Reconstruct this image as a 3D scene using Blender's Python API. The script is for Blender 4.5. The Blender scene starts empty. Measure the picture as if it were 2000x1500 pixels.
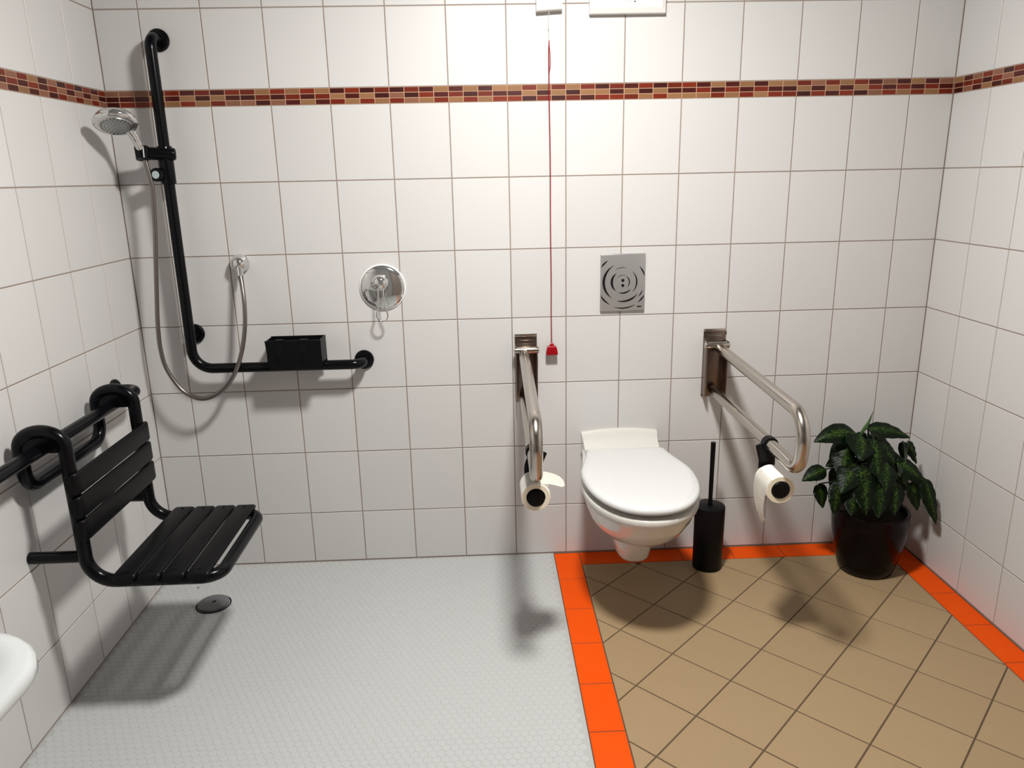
import bpy, bmesh, math, random
from mathutils import Vector, Matrix
random.seed(7)
SC = bpy.context.scene
COL = SC.collection
V = Vector

# ------------------------------------------------------------------ camera
CAM = V((-0.2986, -2.7387, 1.4655)); YAW, PIT, ROLL = 0.0344, -0.2690, -0.0205
F = V((math.sin(YAW)*math.cos(PIT), math.cos(YAW)*math.cos(PIT), math.sin(PIT)))
R = V((math.cos(YAW), -math.sin(YAW), 0)); U = R.cross(F)
R2 = math.cos(ROLL)*R + math.sin(ROLL)*U; U2 = -math.sin(ROLL)*R + math.cos(ROLL)*U
cd = bpy.data.cameras.new('camera'); cd.sensor_width = 36.0; cd.sensor_fit = 'HORIZONTAL'
cd.lens = 1474.165/2000*36; cd.clip_start = 0.02
cam = bpy.data.objects.new('camera', cd); COL.objects.link(cam)
m = Matrix((R2, U2, -F)).transposed().to_4x4(); m.translation = CAM
cam.matrix_world = m
SC.camera = cam
# ------------------------------------------------------------------ world, exposure
SC.view_settings.view_transform = 'Standard'; SC.view_settings.look = 'None'
SC.view_settings.gamma = 1.0; SC.view_settings.use_curve_mapping = False
SC.view_settings.exposure = 0.0
LAMP = V((-0.08, -1.20, 2.43)); LAMP_STRENGTH = 415.0; LAMP_COL = (1.0, 0.975, 0.93, 1)
w = bpy.data.worlds.new('world'); SC.world = w; w.use_nodes = True
w.node_tree.nodes['Background'].inputs[0].default_value = (0.9, 0.95, 1.0, 1)
w.node_tree.nodes['Background'].inputs[1].default_value = 0.0

# room dimensions (metres)
XL, XR, YF, ZC = -1.5435, 1.3546, -3.25, 2.43
TW, TH, Z0, BAND = 0.2, 0.25, 0.2112, 0.0519
ZB = Z0 + 6*TH                     # bottom of the mosaic band

# ------------------------------------------------------------------ materials
def mat(name, col, rough=0.5, metal=0.0, spec=0.5, bump=0.0, bscale=60.0, var=0.0, vscale=6.0, col2=None,
        coat=0.0, emit=None, estr=0.0, trans=0.0, rvar=0.0, objvar=0.0):
    ma = bpy.data.materials.new(name); ma.use_nodes = True
    nt = ma.node_tree; b = nt.nodes['Principled BSDF']
    b.inputs['Base Color'].default_value = (*col, 1); b.inputs['Roughness'].default_value = rough
    b.inputs['Metallic'].default_value = metal; b.inputs['Specular IOR Level'].default_value = spec
    b.inputs['Coat Weight'].default_value = coat; b.inputs['Transmission Weight'].default_value = trans
    tc = nt.nodes.new('ShaderNodeTexCoord')
    if var > 0 or rvar > 0:
        n = nt.nodes.new('ShaderNodeTexNoise'); n.inputs['Scale'].default_value = vscale
        n.inputs['Detail'].default_value = 4; nt.links.new(tc.outputs['Object'], n.inputs['Vector'])
    if var > 0:
        mx = nt.nodes.new('ShaderNodeMix'); mx.data_type = 'RGBA'
        c2 = col2 or tuple(c*(1-var) for c in col)
        mx.inputs[6].default_value = (*col, 1); mx.inputs[7].default_value = (*c2, 1)
        nt.links.new(n.outputs['Fac'], mx.inputs[0]); nt.links.new(mx.outputs[2], b.inputs['Base Color'])
        src = mx.outputs[2]
    else: src = None
    if objvar > 0:
        oi = nt.nodes.new('ShaderNodeObjectInfo'); hs = nt.nodes.new('ShaderNodeHueSaturation')
        mr = nt.nodes.new('ShaderNodeMapRange'); mr.inputs[3].default_value = 1-objvar; mr.inputs[4].default_value = 1+objvar*0.4
        nt.links.new(oi.outputs['Random'], mr.inputs[0]); nt.links.new(mr.outputs[0], hs.inputs['Value'])
        if src: nt.links.new(src, hs.inputs['Color'])
        else: hs.inputs['Color'].default_value = (*col, 1)
        nt.links.new(hs.outputs[0], b.inputs['Base Color'])
    if rvar > 0:
        mr = nt.nodes.new('ShaderNodeMapRange'); mr.inputs[3].default_value = rough-rvar; mr.inputs[4].default_value = rough+rvar
        nt.links.new(n.outputs['Fac'], mr.inputs[0]); nt.links.new(mr.outputs[0], b.inputs['Roughness'])
    if bump > 0:
        n2 = nt.nodes.new('ShaderNodeTexNoise'); n2.inputs['Scale'].default_value = bscale; n2.inputs['Detail'].default_value = 3
        nt.links.new(tc.outputs['Object'], n2.inputs['Vector'])
        bp = nt.nodes.new('ShaderNodeBump'); bp.inputs['Strength'].default_value = bump; bp.inputs['Distance'].default_value = 0.002
        nt.links.new(n2.outputs['Fac'], bp.inputs['Height']); nt.links.new(bp.outputs[0], b.inputs['Normal'])
    if emit:
        b.inputs['Emission Color'].default_value = emit; b.inputs['Emission Strength'].default_value = estr
    return ma
M = {}
M['tile'] = mat('white_glaze', (0.583, 0.576, 0.568), 0.42, spec=0.45, bump=0.12, bscale=45, objvar=0.035)
M['grout'] = mat('grout_taupe', (0.33, 0.265, 0.225), 0.9, spec=0.1, var=0.3, vscale=9)
M['grout_cream'] = mat('grout_cream', (0.44, 0.27, 0.18), 0.9, spec=0.1)
M['mD'] = mat('mosaic_maroon', (0.055, 0.006, 0.004), 0.3, spec=0.4, objvar=0.35)
M['mR'] = mat('mosaic_rust', (0.155, 0.016, 0.005), 0.3, spec=0.4, objvar=0.25)
M['mT'] = mat('mosaic_tan', (0.25, 0.125, 0.055), 0.3, spec=0.4, objvar=0.15)
M['mP'] = mat('mosaic_rose_tan', (0.225, 0.095, 0.055), 0.3, spec=0.4, objvar=0.15)
M['beige'] = mat('beige_stoneware', (0.335, 0.235, 0.130), 0.55, spec=0.3, bump=0.1, bscale=90, var=0.08, vscale=30, objvar=0.04)
M['orange'] = mat('orange_stoneware', (0.74, 0.076, 0.001), 0.6, spec=0.12, bump=0.06, bscale=90, objvar=0.04)
M['grout_brown'] = mat('grout_brown', (0.10, 0.068, 0.045), 0.95, spec=0.1)
M['pebble'] = mat('white_mosaic_glaze', (0.46, 0.468, 0.468), 0.5, spec=0.35, bump=0.1, bscale=120)
M['grout_white'] = mat('grout_white', (0.415, 0.42, 0.415), 0.9, spec=0.1)
M['plaster'] = mat('plaster_grey', (0.11, 0.10, 0.095), 0.85, bump=0.2, bscale=150)
M['black'] = mat('black_nylon', (0.0028, 0.0031, 0.0042), 0.22, spec=0.17)
M['blackm'] = mat('black_matt_plastic', (0.0026, 0.0026, 0.0032), 0.42, spec=0.16)
M['chrome'] = mat('chrome', (0.66, 0.66, 0.65), 0.08, metal=0.88)
M['chrome_d'] = mat('chrome_spray_face', (0.42, 0.43, 0.42), 0.28, metal=0.9)
M['steel'] = mat('brushed_steel', (0.50, 0.455, 0.405), 0.22, metal=1, rvar=0.05, vscale=40)
M['steel_d'] = mat('steel_dark_reflection', (0.21, 0.16, 0.13), 0.30, metal=1, rvar=0.05, vscale=30)  # steel with the reflection of the dark room put into its brown base colour
M['satin'] = mat('satin_chrome', (0.50, 0.50, 0.49), 0.25, metal=1)
M['slot'] = mat('dark_slot', (0.010, 0.008, 0.009), 0.6, spec=0.1)
M['ceramic'] = mat('sanitary_ceramic', (0.60, 0.59, 0.545), 0.12, spec=0.5, coat=0.3)
M['lidm'] = mat('lid_plastic', (0.60, 0.605, 0.605), 0.16, spec=0.5)
M['white_pl'] = mat('white_plastic', (0.82, 0.80, 0.77), 0.35)
M['white_edge'] = mat('white_plastic_edge', (0.85, 0.85, 0.84), 0.3)
M['red'] = mat('red_plastic', (0.27, 0.002, 0.008), 0.22, spec=0.5)
M['red_cord'] = mat('red_cord', (0.26, 0.003, 0.008), 0.7)
M['thread'] = mat('pale_thread', (0.55, 0.55, 0.53), 0.6)
M['paper'] = mat('tissue_paper', (0.88, 0.86, 0.80), 0.9, spec=0.1, bump=0.25, bscale=180)
M['paper_edge'] = mat('tissue_paper_edge', (0.82, 0.74, 0.58), 0.95, spec=0.05, bump=0.3, bscale=400)
M['pot'] = mat('dark_glazed_pot', (0.0040, 0.0020, 0.0024), 0.20, spec=0.14)
M['soil'] = mat('potting_soil', (0.018, 0.011, 0.007), 0.95, spec=0.1, bump=1.0, bscale=120)
M['stem'] = mat('green_stem', (0.035, 0.085, 0.018), 0.5)
M['wood'] = mat('brown_door_wood', (0.14, 0.062, 0.028), 0.45, var=0.4, vscale=5)
M['lampbase'] = mat('lamp_base_white', (0.8, 0.8, 0.78), 0.4)
M['lamp'] = mat('opal_glass_lit', (0.9, 0.9, 0.88), 0.4, emit=LAMP_COL, estr=LAMP_STRENGTH)

def leaf_material():
    ma = bpy.data.materials.new('variegated_leaf'); ma.use_nodes = True; nt = ma.node_tree; b = nt.nodes['Principled BSDF']
    uv = nt.nodes.new('ShaderNodeUVMap'); uv.uv_map = 'UVMap'
    sp = nt.nodes.new('ShaderNodeSeparateXYZ'); nt.links.new(uv.outputs[0], sp.inputs[0])
    def math_(op, a, b_=None, c=None):
        n = nt.nodes.new('ShaderNodeMath'); n.operation = op
        for i, x in enumerate((a, b_, c)):
            if x is None: continue
            if isinstance(x, (int, float)): n.inputs[i].default_value = x
            else: nt.links.new(x, n.inputs[i])
        return n.outputs[0]
    off = math_('ABSOLUTE', math_('SUBTRACT', sp.outputs[0], 0.5))
    mask = math_('SUBTRACT', 1.0, math_('MULTIPLY', off, 2.6))
    oi = nt.nodes.new('ShaderNodeObjectInfo')
    mp = nt.nodes.new('ShaderNodeMapping'); mp.inputs['Scale'].default_value = (9, 22, 1)
    cb = nt.nodes.new('ShaderNodeCombineXYZ'); nt.links.new(oi.outputs['Random'], cb.inputs[2])
    va = nt.nodes.new('ShaderNodeVectorMath'); va.operation = 'ADD'
    nt.links.new(uv.outputs[0], va.inputs[0]); nt.links.new(cb.outputs[0], va.inputs[1])
    mp.inputs['Scale'].default_value = (17, 26, 30); nt.links.new(va.outputs[0], mp.inputs[0])
    n = nt.nodes.new('ShaderNodeTexNoise'); n.inputs['Scale'].default_value = 1.0; n.inputs['Detail'].default_value = 3
    n.inputs['Distortion'].default_value = 0.8; nt.links.new(mp.outputs[0], n.inputs['Vector'])
    s = math_('ADD', n.outputs['Fac'], math_('MULTIPLY', mask, 0.27))
    rp = nt.nodes.new('ShaderNodeValToRGB'); rp.color_ramp.elements[0].position = 0.69; rp.color_ramp.elements[1].position = 0.86
    rp.color_ramp.elements[0].color = (0.0028, 0.012, 0.0024, 1); rp.color_ramp.elements[1].color = (0.085, 0.17, 0.022, 1)
    nt.links.new(s, rp.inputs[0]); nt.links.new(rp.outputs[0], b.inputs['Base Color'])
    b.inputs['Roughness'].default_value = 0.42; b.inputs['Specular IOR Level'].default_value = 0.3
    bp = nt.nodes.new('ShaderNodeBump'); bp.inputs['Strength'].default_value = 0.15; bp.inputs['Distance'].default_value = 0.002
    vein = math_('SINE', math_('MULTIPLY', math_('ADD', sp.outputs[1], math_('MULTIPLY', off, -0.5)), 70.0))
    nt.links.new(vein, bp.inputs['Height']); nt.links.new(bp.outputs[0], b.inputs['Normal'])
    return ma
M['leaf'] = leaf_material()

# ------------------------------------------------------------------ helpers
ORG = {}
def org(o): return ORG.get(o.name, V((0, 0, 0))) if o else V((0, 0, 0))
def finish(me, smooth=True, ang=35):
    if smooth:
        for p in me.polygons: p.use_smooth = True
        me.set_sharp_from_angle(angle=math.radians(ang))
def obj(name, bm, ma, parent=None, smooth=True, ang=35, origin=None, recalc=True):
    """link a bmesh (world coordinates) as one object; children share the origin of their thing"""
    o0 = org(parent) if parent else (V(origin) if origin is not None else V((0, 0, 0)))
    if recalc: bmesh.ops.recalc_face_normals(bm, faces=bm.faces[:])
    bm.transform(Matrix.Translation(-o0))
    me = bpy.data.meshes.new(name); bm.to_mesh(me); bm.free()
    for x in (ma if isinstance(ma, (list, tuple)) else [ma]): me.materials.append(x)
    finish(me, smooth, ang)
    o = bpy.data.objects.new(name, me); COL.objects.link(o)
    ORG[o.name] = o0
    if parent: o.parent = parent
    else: o.location = o0
    return o
def thing(name, label, cat, loc, group=None):
    o = bpy.data.objects.new(name, None); COL.objects.link(o); o.location = loc
    o.empty_display_size = 0.05
    ORG[o.name] = V(loc); tag(o, label, cat, group); return o
def tag(o, label, cat, group=None):
    o['label'] = label; o['category'] = cat
    if group: o['group'] = group
def struct(o): o['kind'] = 'structure'; return o
def B(): return bmesh.new()
def box(bm, lo, hi, bev=0.0, seg=2, mi=0):
    lo, hi = V(lo), V(hi)
    r = bmesh.ops.create_cube(bm, size=1.0)
    vs = r['verts']
    c, s = (lo+hi)/2, hi-lo
    for v in vs: v.co = V((v.co.x*s.x+c.x, v.co.y*s.y+c.y, v.co.z*s.z+c.z))
    es = list({e for v in vs for e in v.link_edges})
    fs = list({f for v in vs for f in v.link_faces})
    for f in fs: f.material_index = mi
    if bev > 0:
        bmesh.ops.bevel(bm, geom=es, offset=bev, segments=seg, profile=0.5, affect='EDGES', clamp_overlap=True)
def fillet(pts, rad, n=8):
    pts = [V(p) for p in pts]; out = [pts[0]]
    for i in range(1, len(pts)-1):
        r = rad[i-1] if isinstance(rad, (list, tuple)) else rad
        a, b, c = pts[i-1], pts[i], pts[i+1]
        u = (a-b).normalized(); v = (c-b).normalized()
        ang = u.angle(v)
        if r <= 0 or abs(ang-math.pi) < 1e-3: out.append(b); continue
        d = r/math.tan(ang/2); d = min(d, (a-b).length*0.499, (c-b).length*0.499); r = d*math.tan(ang/2)
        cen = b + (u+v).normalized()*(r/math.sin(ang/2))
        p0, p1 = b+u*d, b+v*d
        e0, e1 = (p0-cen), (p1-cen); tot = e0.angle(e1); ax = e0.cross(e1).normalized()
        for k in range(n+1): out.append(cen + Matrix.Rotation(tot*k/n, 3, ax) @ e0)
    out.append(pts[-1]); return out
def sweep(bm, path, r, seg=18, cap=True, ref=None, flat=1.0, closed=False, capround=0):
    """tube along a path; r a number or a list"""
    path = [V(p) for p in path]; n = len(path)
    if capround and not isinstance(r, (list, tuple)):
        d0 = (path[0]-path[1]).normalized(); d1 = (path[-1]-path[-2]).normalized(); k = 4
        pre = [path[0]+d0*capround*math.sin(a*math.pi/2/k) for a in range(k, 0, -1)]
        post = [path[-1]+d1*capround*math.sin(a*math.pi/2/k) for a in range(1, k+1)]
        rr = [max(r*0.05, r-capround+capround*math.cos(a*math.pi/2/k)) for a in range(k, 0, -1)]
        r = rr + [r]*n + rr[::-1]; path = pre+path+post; n = len(path)
    T = []
    for i in range(n):
        if closed: t = path[(i+1) % n]-path[i-1]
        else: t = path[min(i+1, n-1)]-path[max(i-1, 0)]
        T.append(t.normalized())
    up = V(ref) if ref else (V((0, 0, 1)) if abs(T[0].z) < 0.9 else V((0, 1, 0)))
    N = (up - T[0]*up.dot(T[0])).normalized(); rings = []
    for i in range(n):
        if i:
            N = N - T[i]*N.dot(T[i]); N.normalize()
        Bn = T[i].cross(N); rr = r[i] if isinstance(r, (list, tuple)) else r
        rings.append([bm.verts.new(path[i] + (N*math.cos(2*math.pi*k/seg)*flat + Bn*math.sin(2*math.pi*k/seg))*rr) for k in range(seg)])
    for i in range(n if closed else n-1):
        a, b = rings[i], rings[(i+1) % n]
        for k in range(seg):
            bm.faces.new((a[k], a[(k+1) % seg], b[(k+1) % seg], b[k]))
    if cap and not closed:
        bm.faces.new(rings[0][::-1]); bm.faces.new(rings[-1])
def basis(ax):
    ax = V(ax).normalized(); h = V((0, 0, 1)) if abs(ax.z) < 0.9 else V((1, 0, 0))
    u = h.cross(ax).normalized(); return u, ax.cross(u), ax
def lathe(bm, cen, ax, prof, seg=32, su=1.0):
    """profile: (radius, height along the axis)"""
    u, v, a = basis(ax); cen = V(cen); rings = []
    for r, h in prof:
        if r < 1e-6: rings.append([bm.verts.new(cen+a*h)])
        else: rings.append([bm.verts.new(cen+a*h+(u*math.cos(2*math.pi*k/seg)*su+v*math.sin(2*math.pi*k/seg))*r) for k in range(seg)])
    for i in range(len(rings)-1):
        p, q = rings[i], rings[i+1]
        for k in range(seg):
            k2 = (k+1) % seg
            if len(p) == 1 and len(q) == 1: continue
            if len(p) == 1: bm.faces.new((p[0], q[k2], q[k]))
            elif len(q) == 1: bm.faces.new((p[k], p[k2], q[0]))
            else: bm.faces.new((p[k], p[k2], q[k2], q[k]))
def disc_prof(r, t, e=0.003): # rounded puck
    return [(0, 0), (r, 0), (r, t-e), (r-e*0.3, t-e*0.3), (r-e, t), (0, t)]
def loft(bm, rings, cap0=True, cap1=True, mi=0):
    R_ = [[bm.verts.new(V(p)) for p in ring] for ring in rings]; n = len(R_[0])
    for a, b in zip(R_[:-1], R_[1:]):
        for k in range(n):
            f = bm.faces.new((a[k], a[(k+1) % n], b[(k+1) % n], b[k])); f.material_index = mi
    if cap0: bm.faces.new(R_[0][::-1])
    if cap1: bm.faces.new(R_[-1])
    return R_

# ------------------------------------------------------------------ the room shell
def wall(name, lo, hi, strip_lo, strip_hi):
    bm = B(); box(bm, lo, hi); box(bm, strip_lo, strip_hi, mi=1)
    return struct(obj(name, bm, [M['grout'], M['grout_cream']], smooth=False))
G = 0.0016
wb = wall('wall_back', (XL-0.12, G, -0.1), (XR+0.12, 0.12, ZC+0.1), (XL, G-0.0007, ZB), (XR, G+0.01, ZB+BAND))
wl = wall('wall_left', (XL-0.12, YF, -0.1), (XL-G, G, ZC+0.1), (XL-G-0.01, YF, ZB), (XL-G+0.0007, 0, ZB+BAND))
wr = wall('wall_right', (XR+G, YF, -0.1), (XR+0.12, G, ZC+0.1), (XR+G-0.0007, YF, ZB), (XR+G+0.01, 0, ZB+BAND))
bm = B(); box(bm, (XL-0.12, YF-0.12, -0.1), (XR+0.12, YF, ZC+0.1))
struct(obj('wall_front', bm, mat('front_plaster', (0.19, 0.185, 0.18), 0.85, bump=0.2, bscale=150), smooth=False))
bm = B(); box(bm, (XL-0.12, YF-0.12, ZC), (XR+0.12, 0.12, ZC+0.1))
struct(obj('ceiling', bm, M['plaster'], smooth=False))
# door behind the camera
bm = B(); box(bm, (-0.40, YF-0.01, 0.0), (0.50, YF+0.04, 2.05), 0.004)
door = struct(obj('door_1', bm, M['wood'], origin=(0.05, YF, 0)))
bm = B(); box(bm, (-0.47, YF-0.01, 0.0), (-0.40, YF+0.06, 2.12), 0.004); box(bm, (0.50, YF-0.01, 0.0), (0.57, YF+0.06, 2.12), 0.004)
box(bm, (-0.40, YF-0.01, 2.05), (0.50, YF+0.06, 2.12), 0.004); obj('door_frame', bm, M['blackm'], door)
bm = B(); sweep(bm, fillet([(-0.33, YF+0.03, 1.05), (-0.33, YF+0.09, 1.05), (-0.21, YF+0.09, 1.05)], 0.02), 0.01); obj('door_handle', bm, M['satin'], door)

tile_cache = {}
def tile_mesh(w_, h_, ma, d=0.006, e=0.0012):
    key = (round(w_, 4), round(h_, 4), ma.name)
    if key in tile_cache: return tile_cache[key]
    bm = B(); a, b = w_/2, h_/2
    def ring(x, z, y): return [(-x, y, -z), (x, y, -z), (x, y, z), (-x, y, z)]
    loft(bm, [ring(a, b, d), ring(a, b, e), ring(a-e*0.9, b-e*0.9, 0)], cap0=False)
    bmesh.ops.recalc_face_normals(bm, faces=bm.faces[:])
    if all(f.normal.y > -0.1 for f in bm.faces):
        bmesh.ops.reverse_faces(bm, faces=bm.faces[:])
    me = bpy.data.meshes.new('tile'); bm.to_mesh(me); bm.free(); me.materials.append(ma)
    tile_cache[key] = me; return me
def put_tile(name, me, loc, rz, parent, tilt=0.0006):
    o = bpy.data.objects.new(name, me); COL.objects.link(o); o.location = loc
    o.rotation_euler = (random.uniform(-tilt, tilt), 0, rz+random.uniform(-tilt, tilt)); o.parent = parent
JT = 0.0034
rows = [(0.003, Z0)] + [(Z0+k*TH, Z0+(k+1)*TH) for k in range(6)] + [(ZB+BAND+k*TH, min(ZB+BAND+(k+1)*TH, ZC)) for k in range(3)]
def tile_wall(parent, cuts, place):
    """cuts: joint positions along the wall; place(s, z) -> location and rotation"""
    for a, b in zip(cuts[:-1], cuts[1:]):
        if b-a < 0.02: continue
        for z0, z1 in rows:
            me = tile_mesh(b-a-JT, z1-z0-JT, M['tile'])
            loc, rz = place((a+b)/2, (z0+z1)/2); put_tile('wall_tile', me, loc, rz, parent)
xs = [XL] + [i*TW for i in range(-7, 7)] + [XR]
tile_wall(wb, xs, lambda s, z: ((s, 0, z), 0))
ys = [0.0] + [0.2+0.2*i for i in range(16)]; ys[-1] = -YF; ys = ys[:-1]+[ys[-1]]
tile_wall(wl, ys, lambda s, z: ((XL, -s, z), math.pi/2))
tile_wall(wr, ys, lambda s, z: ((XR, -s, z), -math.pi/2))
# mosaic band: three rows of small pieces, top / middle / bottom
SEQ_B = ("PDD PDR PDR DTR RDT DTR RDT "
  "DTR RDP RDP TRD RDP TRD RDT TRD DTR RDT DTR RDT DPR RDP DRT TDR DRT TDR DRT TDR TDR RTD TDR RTD "
  "TDR RTD DTR RDR DTR RDT DTR RDT RDT DRT TDR DRT TDR DRT TDR TDR RTD PDR RTD TDR RTD DRP PDR DRT TDR DRT PDR").split()
SEQ_B = [s.replace('0', 'D') for s in SEQ_B]
SEQ_L = "RDP DPR RDT DPR RDP DPR PRD DDP TRD RDT PRD RDP".split()
SEQ_R = "TDD DRP PRD RDT PRD DPR RDT".split()
ALT = ['DTR', 'RDT', 'TRD', 'RDP', 'DPR', 'TDR', 'DRT']
MH = BAND/3; MJ = 0.0025
def mosaic(parent, s0, s1, step0, seq, place):
    s = s0; i = 0; e = step0
    while s < s1-1e-6:
        e = min(e, s1)
        code = seq[i] if i < len(seq) else random.choice(ALT)
        for r_ in range(3):
            me = tile_mesh(e-s-MJ, MH-MJ*0.85, M['m'+code[r_]], e=0.0008)
            loc, rz = place((s+e)/2, ZB+BAND-(r_+0.5)*MH); put_tile('mosaic_piece', me, loc, rz, parent, 0.004)
        s = e; e = s+0.05; i += 1
mosaic(wb, XL, XR, -1.5, SEQ_B, lambda s, z: ((s, 0, z), 0))
mosaic(wl, 0.0, -YF, 0.05, SEQ_L, lambda s, z: ((XL, -s, z), math.pi/2))
mosaic(wr, 0.0, -YF, 0.05, SEQ_R, lambda s, z: ((XR, -s, z), -math.pi/2))

# ------------------------------------------------------------------ floor
bm = B(); box(bm, (XL-0.1, YF-0.1, -0.1), (-0.0515, 0.1, -0.0009), mi=0); box(bm, (-0.0515, YF-0.1, -0.1), (XR+0.1, 0.1, -0.0016), mi=1)
floor = struct(obj('floor', bm, [M['grout_white'], M['grout_brown']], smooth=False))
def slab(name, poly, ma, parent, top=0.0, t=0.006, e=0.001):
    cx = sum(p[0] for p in poly)/len(poly); cy = sum(p[1] for p in poly)/len(poly)
    def sc(d):
        o = []
        for x, y in poly:
            l = math.hypot(x-cx, y-cy); k = max(0, 1-d*1.3/l); o.append((cx+(x-cx)*k, cy+(y-cy)*k))
        return o
    bm = B(); loft(bm, [[(x-cx, y-cy, -t) for x, y in poly], [(x-cx, y-cy, -e) for x, y in poly], [(x-cx, y-cy, 0) for x, y in sc(e)]], cap0=False)
    bmesh.ops.recalc_face_normals(bm, faces=bm.faces[:])
    if sum(f.normal.z for f in bm.faces) < 0: bmesh.ops.reverse_faces(bm, faces=bm.faces[:])
    me = bpy.data.meshes.new(name); bm.to_mesh(me); bm.free(); me.materials.append(ma)
    o = bpy.data.objects.new(name, me); COL.objects.link(o); o.location = (cx, cy, top); o.parent = parent
def clip(poly, ax, val, keep_less):
    out = []; n = len(poly)
    for i in range(n):
        a, b = poly[i], poly[(i+1) % n]
        ia = (a[ax] <= val) == keep_less; ib = (b[ax] <= val) == keep_less
        if ia: out.append(a)
        if ia != ib:
            t = (val-a[ax])/(b[ax]-a[ax]); out.append(tuple(a[k]+(b[k]-a[k])*t for k in (0, 1)))
    return out
# diagonal beige tiles
q2 = math.sqrt(0.5); J = 0.0042; A0, PA, B0, PB = -0.0955, 0.2045, 0.2725, 0.199
for i in range(-16, 12):
    for j in range(-8, 22):
        a0, a1 = A0+i*PA+J/2, A0+(i+1)*PA-J/2; b0, b1 = B0+j*PB+J/2, B0+(j+1)*PB-J/2
        poly = [((a+b)*q2, (a-b)*q2) for a, b in ((a0, b0), (a1, b0), (a1, b1), (a0, b1))]
        for ax, val, less in ((0, 0.0515+J/2, False), (0, 1.2555-J/2, True), (1, -0.1-J/2, True), (1, YF+0.002, False)):
            if poly: poly = clip(poly, ax, val, less)
        if len(poly) < 3: continue
        area = abs(sum(poly[k][0]*poly[(k+1) % len(poly)][1]-poly[(k+1) % len(poly)][0]*poly[k][1] for k in range(len(poly))))/2
        if area < 2e-4: continue
        slab('floor_tile', poly, M['beige'], floor)
# orange border tiles
def rect(x0, x1, y0, y1): return [(x0, y0), (x1, y0), (x1, y1), (x0, y1)]
H = 0.0014
cutl = [-0.004, -0.205, -0.410, -0.611, -0.814, -1.016] + [-1.016-0.2015*k for k in range(1, 12)]
cutl = [c for c in cutl if c > YF]+[YF]
for a, b in zip(cutl[:-1], cutl[1:]): slab('border_tile', rect(-0.0485, 0.0500, b+H, a-H), M['orange'], floor)
cutb = [0.0515, 0.25, 0.452, 0.655, 0.857, 1.059, 1.2555]
for a, b in zip(cutb[:-1], cutb[1:]): slab('border_tile', rect(a+H, b-H, -0.0985, -0.004), M['orange'], floor)
cutr = [-0.004, -0.2, -0.40, -0.60, -0.80]+[-0.80-0.2*k for k in range(1, 13)]; cutr = [c for c in cutr if c > YF]+[YF]
for a, b in zip(cutr[:-1], cutr[1:]): slab('border_tile', rect(1.2575, 1.3515, b+H, a-H), M['orange'], floor)
# white hexagonal mosaic of the shower floor
HX = 0.0235; hexr = HX/math.sqrt(3)*0.945; hexes = []
DR = V((-1.305, -0.287, 0)); j = 0
yy = -0.012
while yy > YF+0.01:
    xx = XL+0.014+(HX/2 if j % 2 else 0)
    while xx < -0.066:
        if (V((xx, yy, 0))-DR).length > 0.064: hexes.append((xx, yy))
        xx += HX
    yy -= HX*math.sqrt(3)/2; j += 1
def inview(x, y):
    d = V((x, y, 0))-CAM; z = d.dot(F)
    if z <= 0.1: return None
    u = d.dot(R2)/z*1474.165; v = d.dot(U2)/z*1474.165
    return z if abs(u) < 990 and abs(v) < 742 else None
vis = sorted([(inview(*h), h) for h in hexes if inview(*h)])[:300]; near = {h for _, h in vis}
def hex_rings(cx, cy, dz=0.0):
    def rg(r, z): return [V((cx+r*math.cos(math.pi/6+k*math.pi/3), cy+r*math.sin(math.pi/6+k*math.pi/3), z+dz)) for k in range(6)]
    return [rg(hexr, -0.0025), rg(hexr, -0.0007), rg(hexr-0.0016, 0.0)]
bm = B(); loft(bm, hex_rings(0, 0), cap0=False); bmesh.ops.recalc_face_normals(bm, faces=bm.faces[:])
if sum(f.normal.z for f in bm.faces) < 0: bmesh.ops.reverse_faces(bm, faces=bm.faces[:])
hme = bpy.data.meshes.new('mosaic_piece'); bm.to_mesh(hme); bm.free(); hme.materials.append(M['pebble'])
for x, y in near:
    o = bpy.data.objects.new('mosaic_piece', hme); COL.objects.link(o); o.location = (x, y, 0)
    o.rotation_euler = (random.uniform(-.01, .01), random.uniform(-.01, .01), 0); o.parent = floor
verts, faces = [], []
for x, y in hexes:
    if (x, y) in near: continue
    b0 = len(verts); dz = random.uniform(-0.0002, 0)
    for rg in hex_rings(x, y, dz): verts += rg
    for L_ in (0, 6):
        for k in range(6): faces.append((b0+L_+k, b0+L_+(k+1) % 6, b0+L_+6+(k+1) % 6, b0+L_+6+k))
    faces.append(tuple(b0+12+k for k in range(6)))
me = bpy.data.meshes.new('shower_mosaic'); me.from_pydata(verts, [], faces); me.materials.append(M['pebble']); me.update()
o = bpy.data.objects.new('shower_mosaic', me); COL.objects.link(o); o.parent = floor; o['kind'] = 'stuff'

# ------------------------------------------------------------------ ceiling lamp (above the frame, lights the room)
t = thing('ceiling_lamp', 'small round opal glass lamp on the ceiling above the view', 'lamp', LAMP)
bm = B(); lathe(bm, LAMP, (0, 0, -1), [(0, 0), (0.14, 0), (0.14, 0.018), (0.128, 0.022), (0, 0.022)], 40); obj('lamp_base', bm, M['lampbase'], t)
bm = B(); lathe(bm, LAMP-V((0, 0, 0.022)), (0, 0, -1), [(0.125*math.cos(a*math.pi/2/10) if a < 10 else 0, 0.045*math.sin(a*math.pi/2/10)) for a in range(11)], 40)
obj('glass_dome', bm, M['lamp'], t)

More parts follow.
